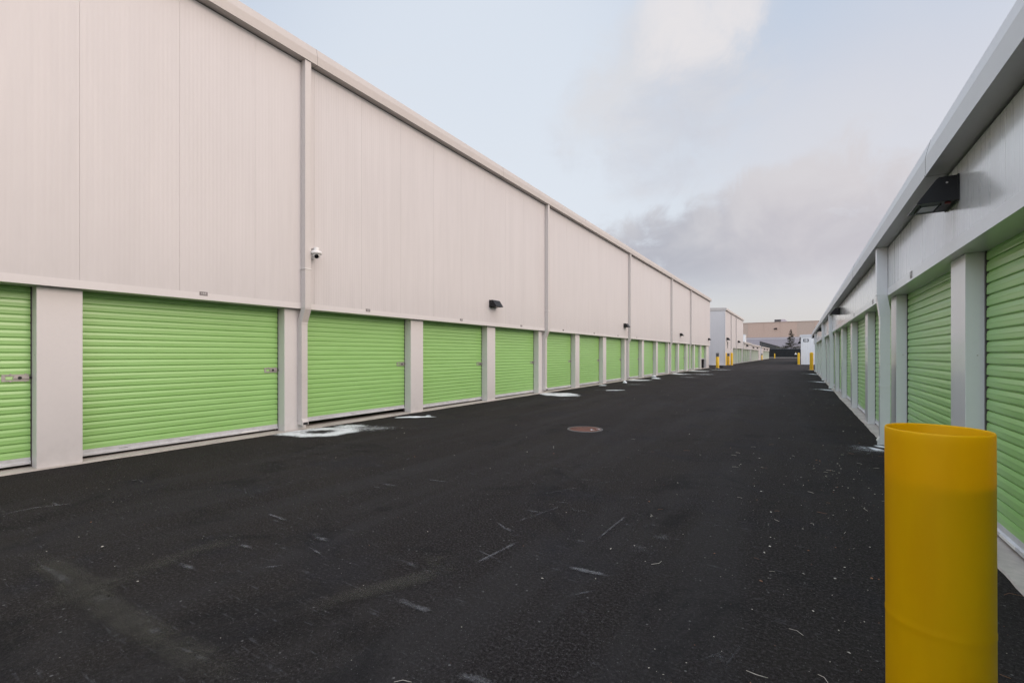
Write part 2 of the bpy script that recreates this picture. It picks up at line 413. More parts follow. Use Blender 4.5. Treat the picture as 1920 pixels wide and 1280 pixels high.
def building(label, sg, xw, y0, y1, depth, zs, doors, ds, cool=False, pil=.10, dor=.31, blank=None, group=None,
             raised=None, first=None, low=False, gut_front=True, detail=True):
    o = -sg; X = sg * xw
    root = empty('storage_building', (X, y0, 0), label, 'building', group)
    L = lambda y: y - y0
    panel, trim, gut = (M['panel_cool'], M['trim_cool'], M['gutter_cool']) if cool else (M['panel_warm'], M['trim_warm'], M['gutter_warm'])
    ln = y1 - y0
    raised = raised or {}
    w = MB()
    blank = blank or []
    panel_sheet(w, 0, o, 0, ln, HEAD + .10, zs - .014, (first if first is not None else y0 + .5) - y0)
    w.box(o * -.012, o * -.09, .001, ln - .001, HEAD + .012, zs + .02)       # core of the sandwich wall
    w.box(o * -.09, o * -depth, 0, .1, 0, zs + .02)                           # near end wall
    w.box(o * -.09, o * -depth, ln - .1, ln, 0, zs + .02)                     # far end wall
    w.box(o * -(depth - .1), o * -depth, .1, ln - .1, 0, zs + .02)
    for (a, b) in blank:
        panel_sheet(w, 0, o, L(a), L(b), 0.0, HEAD + .0, (first or 0) - y0)
        w.box(o * -.012, o * -.09, L(a) + .001, L(b) - .001, 0, HEAD + .004)
    w.build('wall', panel, root)
    t = MB()   # header trim and its underside
    t.box(o * .003, o * -(dor + .03), 0.002, ln - .002, HEAD, HEAD + .012)
    t.box(o * .003, o * -.011, 0.002, ln - .002, HEAD + .012, HEAD + .10)
    t.build('header_trim', trim, root)
    dk = MB(); dk.box(o * -.008, o * -.011, .002, ln - .002, zs - .016, zs - .001); dk.build('shadow_gap_strip', M['dark'], root)  # black strip paints in the shadow line of the gap under the gutter
    gm = MB(); gp_ = [(o * -.012, zs), (o * .150, zs), (o * .150, zs + .012), (o * .146, zs + .016), (o * .146, zs + .160), (o * .112, zs + .300), (o * .10, zs + .305), (o * -.012, zs + .315)]
    gm.prism_y(gp_, -.06, ln + .06)
    y = L(5.06) % 6.1 if detail else 3
    while y < ln and detail:
        k = [(x + (o * .0012 if abs(x) > .05 else 0), z + (-.0012 if z <= zs + .001 else .0012)) for x, z in gp_]
        gm.prism_y(k, y, y + .0035, 1); y += 6.1
    gm.build('gutter', [gut, M['guide']], root)
    for yy in (0, ln):
        c = MB(); a = -.05 if yy == 0 else .0
        c.box(o * .004, o * -.055, yy + a - (.004 if yy == 0 else 0), yy + a + .054, HEAD + .1 if not blank or yy == ln else 0, zs - .001); c.build('corner_trim', trim, root)
    r = MB()
    r.prism_y([(o * -.02, zs + .30), (o * -depth * .5, zs + .30 + depth * .02), (o * -depth, zs + .30), (o * -depth, zs + .22), (o * -.02, zs + .22)], 0, ln)
    for yy in (-.045, ln + .002):                                              # rake trim on the gable ends
        r.prism_y([(o * -.013, zs + .0), (o * -.013, zs + .31), (o * -depth * .5, zs + .31 + depth * .02), (o * -depth - .01 * o, zs + .31), (o * -depth - .01 * o, zs)], yy, yy + .043, 1)
    r.build('roof', [M['roof'], gut], root)
    # pillars between and beside the doors
    xs = []
    doors = sorted(doors)
    edges = [y0] + [v for d in doors for v in (d, d + DW)] + [y1]
    for i in range(0, len(edges), 2):
        a, b = edges[i], edges[i + 1]
        a2, b2 = a, b
        for (p, q) in blank:
            if a2 >= p - .01 and a2 < q: a2 = q
            if b2 > p and b2 <= q + .01: b2 = p
        if b2 - a2 > .06:
            pm = MB(); pm.box(o * -pil, o * -(dor + .05), L(a2) + .0015, L(b2) - .0015, .0, HEAD + .001 - .003)
            if detail and a2 > 0:
                for (zz) in (1.35,): pm.tube([(o * -(pil + .07), L(a2) + .0015, zz), (o * -(pil + .07), L(a2) - .003, zz)], .006, 8, 1)
            pm.build('pillar', [trim, M['steel']], root, bevel=.004)
    cu, ba, la, gd = DM[sg]
    for d in doors:
        lift = raised.get(round(d, 1), .045)
        yc = L(d) + DW / 2
        do = link('roll_up_door', cu, root, (o * -dor, yc, lift))
        link('bottom_bar', ba, do)
        if detail: link('latch', la, do)
        for s in (-1, 1): link('door_guide', gd, root, (o * -dor, yc + s * (DW / 2 - (.005 if sg < 0 else .0125)), 0))
    if ds:
        dm = downspout_mesh(sg, pil if sg < 0 else .03, zs - .0015, HEAD - .01, [M['ds_warm'] if not cool else trim, M['dark'], M['white']], detail)
        for y in ds: link('downspout', dm, root, (0, L(y), 0))
    return root

# ------------------------------------------------------------------ the buildings
XL, XR = 7.48, 1.04
dl = [1.95 + PITCH * k for k in range(-4, 15)]
dlr = {round(1.95 + PITCH * k, 1): v for k, v in {-1: .05, 0: .05, 1: .10, 2: .05, 14: .88}.items()}
A = building('long tall off-white storage building on the left with bright green roller doors', -1, XL, -12.3, 48.7, 24, 6.55, dl,
         [-4.4, 4.89, 14.06, 23.2, 32.4, 39.0], raised=dlr, first=.827)
building('second tall white storage building on the left, beyond the first, with a blank end wall', -1, XL, 59.9, 80.5, 20, 6.6,
         [67.9 + PITCH * k for k in range(4)], [65.0, 70.6], blank=[(59.9, 67.7)], first=60.5, detail=False)
building('low white storage building directly beyond the second tall one, a white box on its roof', -1, XL, 81.2, 94.4, 14, 3.02,
         [81.6 + PITCH * k for k in range(4)], [], detail=False)
building('low white storage building in the middle of the far left row', -1, XL, 95.0, 118.5, 14, 2.90,
         [95.4 + PITCH * k for k in range(6)], [], blank=[(113.6, 118.5)], detail=False)
building('low white storage building at the far end of the left row beside the black fence', -1, XL, 122.0, 156.0, 14, 2.82,
         [128.4 + PITCH * k for k in range(9)], [], blank=[(122.0, 128.2)], detail=False)
drt = [-.675 + PITCH * k for k in range(-2, 15)]
building('long low pale grey storage building with green roller doors on the right', 1, XR, -8.0, 45.6, 13, 2.84, drt,
         [8.14, 20.33, 26.43, 38.6], cool=True, pil=.085, dor=.215, first=.66)
E3 = building('small white building end with a dark wall code, beyond the low right building', 1, -.10 + .32, 70.1, 96, 12, 3.55,
         [73.0 + PITCH * k for k in range(7)], [], cool=True, blank=[(70.1, 72.8)], detail=False)
apron(-XL - 1.5, -XL - .04, -12, 48.9)
apron(XR + 1.0, XR + .03, -8, 45.8)
apron(-XL - 1.5, -XL - .04, 59.6, 156.2)

def text_mesh(txt, size, mat, depth=.004):
    cu = bpy.data.curves.new('lettering', 'FONT'); cu.body = txt; cu.size = size; cu.extrude = depth; cu.offset = size * .022; cu.align_x = 'CENTER'; cu.align_y = 'CENTER'
    ob = bpy.data.objects.new('lettering', cu); COL.objects.link(ob)
    bpy.context.view_layer.update()
    me = bpy.data.meshes.new_from_object(ob); bpy.data.objects.remove(ob); me.materials.clear(); me.materials.append(mat); return me
# code painted on the end wall (faces -y)
tm = link('lettering', text_mesh('E3', .55, M['darkletter'], .01), E3, (.56, -.020, 3.10)); tm.rotation_euler = (R(90), 0, 0); tm.scale = (1.25, 1, 1)

# number plates
def plate(sg, xw, y, z, label, group, txt=None, h=.055, w=.108):
    o = -sg; root = empty('number_plate', (sg * xw, y, z), label, 'number plate', group)
    m = MB(); m.box(o * .002, o * .006, -w / 2, w / 2, -h / 2, h / 2); m.build('plate', M['plate'], root)
    if txt:
        t = link('lettering', text_mesh(txt, h * .78, M['letter'], .0012), root, (o * .0065, 0, 0))
        t.rotation_euler = (R(90), 0, R(90) if o > 0 else R(-90)); t.scale = (1.15, 1, 1)
ordn = ['first', 'second', 'third', 'fourth', 'fifth', 'sixth', 'seventh', 'eighth', 'ninth', 'tenth']
for i in range(8):
    plate(-1, XL, 1.95 + PITCH * i + 1.32, 2.255,
          ['small grey number plate above the nearest whole green door of the left building',
           'small grey number plate above the door just right of the first downspout',
           'small grey number plate above the left door below the near wall lamp',
           'small grey number plate above the last door before the second downspout'][i] if i < 4 else
          'tiny grey number plate, %s along the left building counted from the nearest' % ordn[i],
          'number plates above the left doors', ['164', '163', '162', '161'][i] if i < 4 else None)
for i in range(4):
    plate(1, XR, .43 + PITCH * (i + 1), 2.225,
          ['small grey number plate at the right edge of the picture above the nearest right door',
           'small grey number plate above the door right of the tall right downspout',
           'tiny grey number plate just beyond the tall right downspout',
           'tiny grey number plate by the second right wall lamp'][i], 'number plates above the right doors', '495' if i < 2 else None, h=.075, w=.095)

# ------------------------------------------------------------------ wall lamps
def lamp_meshes(sg):
    o = -sg
    a = MB(); a.prism_y([(o * .0, .19), (o * .115, .19), (o * .13, .178), (o * .245, .012), (o * .245, .0), (o * .0, .0)], 0, .36)
    a.box(0, o * .012, -.006, .366, -.006, .196)
    a.tube([(o * .07, -.0005, .14), (o * .07, -.004, .14)], .008, 8, 1)
    b = MB(); b.box(o * .10, o * .20, .11, .27, -.004, -.0005); b.box(o * .085, o * .093, .08, .30, -.010, -.0005, 1); b.box(o * .207, o * .215, .08, .30, -.010, -.0005, 1)
    c = MB(); c.tube([(o * .055, .05, -.0005), (o * .055, .05, -.014)], [.020, .016], 12)
    return a.mesh('housing', [M['bronze'], M['steel']]), b.mesh('lens', [M['glass'], M['bronze']]), c.mesh('sensor', M['red'])
LM = {-1: lamp_meshes(-1), 1: lamp_meshes(1)}
def lamp(sg, xw, y, z, label, group='dark wedge wall lamps', scale=1):
    r = empty('wall_lamp', (sg * xw, y, z), label, 'wall lamp', group)
    hs, ln, sn = LM[sg]
    link('housing', hs, r, bevel=.003); link('lens', ln, r)
    if sg > 0: link('sensor', sn, r)
    r.scale = (scale,) * 3
lamp(-1, XL + .002, 10.64, 2.71, 'dark wedge wall lamp nearest on the left building, above the fourth green door')
lamp(-1, XL + .002, 22.4, 2.71, 'dark wall lamp overlapping the third downspout of the left building')
lamp(-1, XL + .002, 35.2, 2.71, 'small dark wall lamp between the last two downspouts of the left building')
lamp(-1, XL + .002, 47.6, 2.71, 'small dark wall lamp at the far corner of the tall left building')
lamp(-1, XL + .002, 60.9, 3.05, 'small dark wall lamp near the blank corner of the second tall building', scale=1.6)
lamp(-1, XL + .002, 73.0, 3.0, 'tiny dark wall lamp above the doors of the second tall building', scale=1.5)
lamp(-1, XL + .002, 85.5, 2.62, 'tiny dark wall lamp under the white rooftop box', scale=1.5)
for i, y in enumerate((98, 108, 131, 143)):
    lamp(-1, XL + .002, y, 2.45, 'tiny dark wall lamp, %s of four on the far low buildings at left' % ordn[i], scale=1.4)
for i, y in enumerate((4.77, 16.6, 28.5, 40.4)):
    lamp(1, XR - .002, y, 2.545, ['large dark wall lamp close to the camera under the right gutter', 'dark wall lamp second along the right building, by a downspout',
         'small dark wall lamp third along the right building', 'small dark wall lamp last on the right building, above the white end wall'][i])
lamp(1, .22 - .002, 72.0, 2.75, 'small dark wall lamp on the side of the white building with the dark code', scale=1.6)

# small dark sign on the blank corner of the second tall building
s = empty('wall_sign', (-XL, 61.9, 2.55), 'small dark wall sign below the lamp at the corner of the second tall building', 'sign')
m = MB(); m.box(.004, .03, -.28, .28, -.05, .34); m.prism_y([(.004, -.05), (.03, -.05), (.03, -.45), (.004, -.45)], -.12, .12); m.build('plate', M['bronze'], s, bevel=.004)

# ------------------------------------------------------------------ security camera
c = empty('security_camera', (-XL, 5.03, 3.10), 'white dome security camera on a wall bracket beside the first downspout', 'camera')
m = MB(); m.box(.002, .020, -.055, .055, -.02, .17); m.box(.018, .19, -.030, .030, .115, .160); m.tube([(.16, 0, .165), (.16, 0, .10)], .045, 20); m.build('bracket', M['white'], c, bevel=.004)
m = MB(); m.lathe([(.045, .105), (.085, .098), (.094, .08), (.094, .050), (.086, .044)], .16, 0, 28, cap0=True, cap1=True); m.build('housing', M['white'], c)
m = MB(); pr = [(.072 * math.cos(a), .046 - .078 * math.sin(a)) for a in [i * math.pi / 2 / 8 for i in range(9)]]
m.lathe(pr, .16, 0, 28); b = m.build('eyeball', M['white'], c)
dv = Vector((.72, -.45, -.50)).normalized(); p0 = Vector((.16, 0, .035))
m = MB(); m.tube([tuple(p0 + dv * .060), tuple(p0 + dv * .084)], [.037, .034], 20); m.build('lens_hood', M['lensblack'], c)

# ------------------------------------------------------------------ near bollard (hollow plastic sleeve over a pipe)
bx, by = gp(1761, 663.5 + 853 * 1.36 / 1.119)
br = empty('bollard', (bx, by, 0), 'large yellow bollard with an open topped plastic sleeve in the right foreground', 'bollard')
rO, rI, H = .1005, .0970, 1.176
m = MB(); prof = [(rO, .0), (rO, .690), (rO, .700), (rO + .0007, .706), (rO + .0007, .714), (rO, .720), (rO, .730), (rO, H - .020), (rO, H - .004), (rO - .0015, H), (rI + .0015, H), (rI, H - .004), (rI, .0)]
m.lathe(prof, 0, 0, 96); sl = m.build('sleeve', M['sleeve'], br)
m = MB(); m.lathe([(.0962, 0), (.0962, H - .125), (.094, H - .120), (.05, H - .117), (.001, H - .116)], 0, 0, 64); m.build('pipe', M['pipe'], br)
sl.rotation_euler = (0, R(-.25), TH)

# ------------------------------------------------------------------ far bollards
def dome_mesh(h, r=.135):
    m = MB(); pr = [(r, 0), (r, h - r * .8)] + [(r * math.cos(a), h - r * .8 + r * .8 * math.sin(a)) for a in [i * math.pi / 2 / 6 for i in range(1, 6)]] + [(.002, h)]
    m.lathe(pr, 0, 0, 24); return m.mesh('post', M['yellow'])
def flat_mesh(h, r=.15):
    m = MB(); m.lathe([(r, 0), (r, h - .012), (r - .012, h), (.002, h)], 0, 0, 24); return m.mesh('post', M['yellow'])
DOME, FLAT = dome_mesh(1.52), flat_mesh(1.08)
def bollard(px, py, label, kind='dome'):
    x, y = gp(px, py)
    r = empty('bollard', (x, y, 0), label, 'bollard', 'yellow bollards at the far end of the drive')
    if kind == 'dome': link('post', DOME, r)
    else:
        link('post', FLAT, r)
        m = MB(); m.box(-.13, .13, -.11, .11, 1.082, 1.44); m.box(-.10, .10, -.125, -.11, 1.15, 1.36, 1); m.box(-.14, .14, -.15, .12, 1.44, 1.46)
        if kind == 'antenna': m.tube([(.03, .03, 1.46), (.03, .03, 1.60)], .012, 8)
        m.build('keypad', [M['plate'], M['darkletter']], r, bevel=.006)
    m = MB(); m.lathe([(.22, 0), (.22, .008), (.13, .012)], 0, 0, 24); m.build('base_collar', M['concrete'], r)
bollard(1345.4, 689.6, 'yellow bollard with a grey keypad on top, standing alone by the far left corner', 'antenna')
bollard(1360.5, 684.6, 'round topped yellow bollard, left of the pair flanking the keypad post')
bollard(1365.9, 684.3, 'yellow bollard with a dark keypad on top, between two round topped ones', 'pad')
bollard(1372.0, 684.5, 'round topped yellow bollard, right of the pair flanking the keypad post')
bollard(1428.6, 674.4, 'small yellow bollard with a dark top against the far low white building', 'pad')
bollard(1452.5, 671.7, 'small distant yellow bollard standing free in front of the black fence')
bollard(1497.5, 683.2, 'yellow bollard at the left corner of the white building with the dark code')
bollard(1521.6, 693.6, 'tall yellow bollard at the far corner of the right building')
x, y = gp(1351, 688.3)
m = MB()
for k in range(5):
    a = k / 4; m.tube([(-.22 + .1 * k, -.05, .05), (-.18 + .1 * k, .05, .055)], .05 + .02 * math.sin(a * 3.1), 10)
tag(m.build('sandbag', M['dark']), 'small black sandbag lying at the foot of the keypad bollard', 'sandbag').location = (x, y, .01)

# ------------------------------------------------------------------ manhole
x, y = gp(1097, 804.5)
MHS = .88
mh = empty('manhole_cover', (x, y, 0), 'rusty round manhole cover set in the asphalt near the middle of the drive', 'manhole')
m = MB(); m.lathe([(.365, .0), (.36, .008), (.325, .009), (.322, .003)], 0, 0, 48); m.build('frame', M['ironrim'], mh)
m = MB(); m.lathe([(.318, .002), (.316, .0085), (.001, .0085)], 0, 0, 48)
for i in range(-4, 5):
    for j in range(-4, 5):
        if i * i + j * j < 18: m.box(i * .064 - .02, i * .064 + .02, j * .064 - .02, j * .064 + .02, .0085, .0125)
m.build('lid', M['rust'], mh); mh.scale = (MHS, MHS, 1)

# ------------------------------------------------------------------ flat dustings, scuffs, stains
def blob(mb, cx, cy, rx, ry, ang=0, z=.004, n=40, rings=5, core=1.0, hole=None):
    ca, sa = math.cos(ang), math.sin(ang); b = len(mb.v)
    r3 = random.Random(int(cx * 991 + cy * 77)); ph = [r3.uniform(0, 6.28) for _ in range(4)]
    mb.v.append((cx, cy, z)); mb.uv[b] = (core if hole is None else hole, 0)
    for q in range(1, rings + 1):
        for k in range(n):
            t_ = 2 * math.pi * k / n; w = 1 + .13 * math.sin(2 * t_ + ph[0]) + .08 * math.sin(3 * t_ + ph[1]) + .05 * math.sin(7 * t_ + ph[2])
            u, v = rx * q / rings * w * math.cos(t_), ry * q / rings * w * math.sin(t_)
            mb.v.append((cx + u * ca - v * sa, cy + u * sa + v * ca, z))
            a = q / rings
            cv = core * (1 - a ** 2.2)
            if hole is not None: cv = hole + (core - hole) * min(1, a * 2.0) if a < .5 else core * (1 - ((a - .5) * 2) ** 2)
            mb.uv[len(mb.v) - 1] = (cv, 0)
    for k in range(n): mb.face([b, b + 1 + k, b + 1 + (k + 1) % n])
    for q in range(rings - 1):
        for k in range(n):
            j = (k + 1) % n; c0 = b + 1 + q * n
            mb.face([c0 + k, c0 + n + k, c0 + n + j, c0 + j])
def salt(label, parts, name='salt_stain', mat='salt', cat='salt stain', group='white salt stains below the downspouts'):
    mb = MB()
    for i, p in enumerate(parts): blob(mb, *p[:5], z=.004 + .0025 * i, **(p[5] if len(p) > 5 else {}))
    tag(mb.build(name, M[mat]), label, cat, group)
def sb(px, py, rx, ry, ang=TH, **k): x, y = gp(px, py); return (x, y, rx, ry, ang, k)
salt('large white ring of salt on the asphalt below the first left downspout',
     [sb(600, 809.5, .74, .66, core=1.0, hole=.05), sb(560, 806, .40, .40, core=.9), sb(655, 800, .42, .40, core=.8), sb(690, 804, .75, .45, core=.52), sb(745, 804, .8, .5, core=.30)])
salt('long white salt tongue below the second left downspout', [sb(1050, 739.5, .66, .85, hole=.75, core=1.0), sb(1026, 738, .35, .5), sb(1075, 741, .4, .6, core=.7)])
salt('white salt tongue below the third left downspout', [sb(1196, 712.6, .85, .8), sb(1180, 711, .5, .5)])
salt('thin white salt streak below the fourth left downspout', [sb(1276, 701.2, 1.0, 1.0), sb(1262, 699.5, .5, .6)])
salt('farthest white salt streak beside the last left downspout', [sb(1309, 695.6, 1.2, 1.1), sb(1295, 694.5, .6, .6)])
for i, (q, lab) in enumerate(((sb(1318, 701.5, 1.3, 1.6, core=.55), 'broad faint salt patch before the far left corner'), (sb(1350, 693, 2.2, 2.0, core=.52), 'faint salt patch around the foot of the keypad bollard'),
        (sb(1190, 720.5, .7, .8, core=.45), 'faint salt smear in front of the third left downspout'), (sb(1140, 731, 1.1, .5, core=.40), 'faint dotted salt line in front of the thin ice sheet'), (sb(1290, 707, .9, 1.2, core=.48), 'faint salt smear in front of the fourth left downspout'),
        (sb(1062, 748, .5, .3, core=.38), 'faint salt specks just in front of the second salt tongue'))):
    salt(lab, [q], group='faint salt patches')
salt('white salt spot at the foot of the tall right downspout, beside the yellow bollard', [sb(1644, 842.5, .10, .20), sb(1655, 838, .10, .2), sb(1628, 843, .32, .42, core=.50), sb(1600, 845, .4, .5, core=.30)])
for i, (px, py, k_) in enumerate(((1552, 731.5, .24), (1541, 716.5, .36), (1527, 701.8, .48))):
    salt(['white salt patch by the right wall, nearest of the three beyond the downspout', 'white salt patch by the right wall, middle of three', 'white salt patch by the right wall, farthest of three'][i],
         [sb(px + 4, py, k_, .45 + k_, core=.95), sb(px - 12, py - 1, k_ * 1.6, .5 + k_, core=.5)])

def strip(mb, pts, w, z=.005, core=1.0, jag=.25):
    """soft ribbon through ground points; w = half width"""
    P = [Vector((p[0], p[1], 0)) for p in pts]; dense = []
    for a, b in zip(P, P[1:]):
        n = max(2, int((b - a).length / .12))
        dense += [a.lerp(b, i / n) for i in range(n)]
    dense.append(P[-1]); N = len(dense); b0 = len(mb.v)
    for i, p in enumerate(dense):
        d = (dense[min(N - 1, i + 1)] - dense[max(0, i - 1)]).normalized(); nrm = Vector((-d.y, d.x, 0))
        ww = w * (1 + rnd.uniform(-jag, jag)); e = min(1, min(i, N - 1 - i) / max(1, N * .18))
        for k, s_ in ((0, -1), (.8, -.45), (1, 0), (.8, .45), (0, 1)):
            q = p + nrm * ww * s_; mb.v.append((q.x, q.y, z)); mb.uv[len(mb.v) - 1] = (k * core * (.3 + .7 * e), 0)
    for i in range(N - 1):
        for k in range(4):
            a = b0 + i * 5 + k; mb.face([a, a + 5, a + 6, a + 1])
SC = [  # pixel endpoints of pale scuffs seen on the ground, half width in metres, strength
 ((0, 966), (60, 953), (140, 943), .012, .95), ((95, 940), (108, 948), (140, 943), .02, .7), ((75, 1058), (137, 1097), None, .03, .75), ((95, 1080), (125, 1092), None, .05, .5),
 ((160, 1115), (225, 1133), None, .05, .6), ((275, 1175), (305, 1190), None, .03, .75), ((360, 1225), (395, 1243), None, .02, .85), ((330, 1213), (370, 1228), None, .012, .8),
 ((770, 890), (886, 858), None, .012, .55), ((850, 865), (830, 873), None, .01, .4), ((795, 898), (850, 906), None, .02, .75), ((710, 905), (748, 913), None, .03, .75), ((690, 908), (730, 920), None, .02, .5),
 ((950, 841), (985, 847), None, .02, .6), ((1080, 897), (1128, 905), None, .02, .7), ((1010, 928), (1100, 912), None, .012, .6), ((1100, 912), (1178, 897), None, .012, .55), ((1060, 918), (1084, 913), None, .02, .5),
 ((975, 955), (1028, 964), None, .022, .8), ((1030, 940), (1080, 945), None, .018, .65), ((1065, 945), (1015, 963), (950, 985), .016, .6), ((930, 978), (945, 990), (965, 1000), .025, .7),
 ((884, 1061), (975, 1015), None, .018, .75), ((890, 1058), (940, 1040), None, .012, .6), ((1070, 1013), (1112, 1018), None, .02, .6), ((1112, 1018), (1178, 965), None, .018, .7), ((1178, 958), (1222, 973), None, .018, .65),
 ((1058, 1062), (1100, 1072), (1148, 1082), .03, .85), ((1030, 1074), (1062, 1063), None, .03, .5), ((755, 1052), (785, 1065), None, .03, .7), ((738, 1122), (775, 1137), (812, 1150), .035, .75), ((845, 1265), (890, 1275), (930, 1290), .04, .7),
 ((497, 962), (545, 980), None, .03, .75), ((500, 972), (540, 985), None, .03, .5), ((445, 1020), (480, 1032), None, .03, .8), ((337, 1058), (372, 1072), None, .03, .85), ((590, 1007), (620, 1018), None, .03, .85),
 ((350, 1060), (330, 1056), None, .02, .6), ((640, 930), (672, 938), None, .03, .6), ((525, 968), (505, 970), None, .02, .5), ((215, 870), (225, 872), None, .02, .6), ((480, 851), (535, 847), None, .008, .85), ((497, 846), (507, 850), None, .008, .7), ((325, 888), (345, 890), None, .012, .7),
 ((1250, 887), (1300, 891), None, .02, .6), ((1220, 838), (1260, 840), None, .02, .5), ((1130, 835), (1150, 836), None, .03, .5), ((1195, 925), (1240, 935), None, .016, .5), ((1160, 860), (1190, 862), None, .03, .5),
 ((1370, 1220), (1300, 1245), None, .01, .7), ((1335, 1232), (1365, 1238), None, .05, .55), ((1345, 1270), (1400, 1200), None, .008, .6), ((1100, 1240), (1130, 1256), None, .012, .8), ((290, 962), (330, 965), None, .03, .4),
 ((40, 1090), (110, 1084), None, .03, .4), ((700, 1010), (760, 1000), None, .02, .3), ((620, 960), (680, 950), None, .02, .35), ((1020, 892), (960, 884), None, .02, .4), ((1205, 880), (1170, 884), None, .02, .4)]
mb = MB()
for i, (a, b, c_, w, k) in enumerate(SC):
    pts = [gp(*a), gp(*b)] + ([gp(*c_)] if c_ else [])
    strip(mb, pts, w * 1.05, .0048 + .00012 * i, k)
r4 = random.Random(11)
for i in range(420):
    x, y = r4.uniform(-6.6, .6), r4.uniform(1.2, 24) ** 1.0; a = r4.gauss(.15, .45); l = r4.uniform(.05, .32)
    strip(mb, [(x, y), (x + l * math.cos(a), y + l * math.sin(a))], r4.uniform(.004, .018), .0125 + .000009 * i, r4.uniform(.35, .85))
for (px, py, rx, ry, k) in ((1240, 1010, .09, .10, .5), (1205, 1032, .14, .10, .45), (1225, 987, .04, .03, .5), (1212, 990, .04, .03, .5), (660, 1240, .12, .1, .3), (590, 1005, .08, .05, .4)):
    x, y = gp(px, py); blob(mb, x, y, rx, ry, .3, z=.0165, core=k)
tag(mb.build('scuff_marks', M['scuff']), 'pale tyre scuffs and scrape marks scattered over the black asphalt', 'scuffs', kind='stuff')
mb = MB()
DS_ = [(((60, 1040), (150, 1100), (210, 1150), (300, 1200), (400, 1262), (470, 1320)), .13, .8), (((0, 1170), (150, 1120), (300, 1060), (480, 1000)), .16, .55),
       (((570, 1145), (680, 1115), (770, 1095), (850, 1065)), .11, .75), (((840, 1078), (800, 1050), (860, 1055)), .09, .5), (((0, 960), (120, 950)), .4, .25)]
for i, (pts, w, k) in enumerate(DS_): strip(mb, [gp(*p) for p in pts], w, .0185 + .0006 * i, k, .15)
tag(mb.build('dust_stain', M['dust']), 'brownish dusty bands dried on the asphalt in the left foreground', 'stain', kind='stuff')

# crumbled litter, uncountable
mb = MB(); r5 = random.Random(5)
def fleck(x, y, s, k, z=.004):
    n = r5.choice((4, 5, 6)); b = len(mb.v); a0 = r5.uniform(0, 6.28); st = r5.uniform(.35, 1.0); a1 = r5.uniform(0, 3.14)
    for i in range(n):
        a = a0 + 6.28 * i / n; r = s * r5.uniform(.6, 1.1); u, v = r * math.cos(a), r * math.sin(a) * st
        mb.v.append((x + u * math.cos(a1) - v * math.sin(a1), y + u * math.sin(a1) + v * math.cos(a1), z + r5.uniform(0, s * .35)))
    mb.v.append((x, y, z + s * .5)); 
    for i in range(n): mb.face([b + i, b + (i + 1) % n, b + n], k)
for i in range(1500):
    if r5.random() < .6: x = 1.0 - abs(r5.gauss(0, .9)); y = r5.uniform(.9, 22) if r5.random() < .5 else r5.uniform(.9, 7)
    else: x = r5.uniform(-7.2, .9); y = r5.uniform(.5, 24)
    if x < -7.3: continue
    fleck(x, y, min(.016, .0018 + r5.expovariate(1 / .0030)), 0 if r5.random() < .72 else 1)
for i in range(70):
    x = 1.0 - abs(r5.gauss(0, 1.0)); y = r5.uniform(1.0, 8); a = r5.uniform(0, 6.28); l = r5.uniform(.012, .05); c_ = r5.uniform(-.5, .5)
    mb.tube([(x, y, .007), (x + l * math.cos(a), y + l * math.sin(a), .010), (x + 2 * l * math.cos(a + c_), y + 2 * l * math.sin(a + c_), .007)], .0011, 5, r5.choice((0, 0, 1)))
tag(mb.build('litter', [M['litter'], M['litterbrown']]), 'tiny pale grit, twigs and leaf crumbs strewn over the asphalt', 'litter', kind='stuff')

# ice chunks
def ice(px, py, sx, sy, sz, label, ang=0, spiky=.3):
    x, y = gp(px, py); m = MB(); r6 = random.Random(int(px)); n, k = 22, 5
    m.v.append((0, 0, sz))
    for q in range(1, k + 1):
        for i in range(n):
            a = 2 * math.pi * i / n; w = 1 + spiky * (.5 * math.sin(2 * a + px) + .4 * math.sin(5 * a + py) + .25 * r6.uniform(-1, 1))
            z = sz * (1 - (q / k) ** 2) * r6.uniform(.6, 1.1)
            m.v.append((sx * q / k * w * math.cos(a), sy * q / k * w * math.sin(a), max(.001, z) if q < k else .001))
    for i in range(n): m.face([0, 1 + i, 1 + (i + 1) % n], 0, True)
    for q in range(k - 1):
        for i in range(n):
            j = (i + 1) % n; c0 = 1 + q * n; m.face([c0 + i, c0 + n + i, c0 + n + j, c0 + j], 0, True)
    o = m.build('ice_chunk', M['ice']); o.location = (x, y, .002); o.rotation_euler = (0, 0, ang)
    tag(o, label, 'ice chunk', 'bits of ice along the left building')
ice(775, 782, .34, .085, .02, 'flat ragged sheet of ice on the asphalt before the second left pillar', .75, .5)
ice(803, 779.5, .07, .03, .012, 'little ice scrap right of the ragged ice sheet', .6)
ice(1130, 722.5, .20, .10, .02, 'thin pale ice sheet between the second and third downspouts', .6)
ice(1171.5, 717.5, .10, .10, .10, 'round white lump of ice before the third downspout')
ice(1230, 709.5, .28, .20, .05, 'broken white ice heap nearest the fourth downspout')
ice(1226, 706, .12, .12, .10, 'small white ice lump behind the broken ice heap')
ice(1122, 805.5, .06, .04, .012, 'tiny ice scrap right of the manhole cover')
ice(1110, 806.5, .07, .03, .014, 'tiny ice scrap lying on the edge of the manhole cover')
ice(1152, 731.5, .3, .12, .01, 'thin frosty scrap in front of the pale ice sheet', .8, .6)

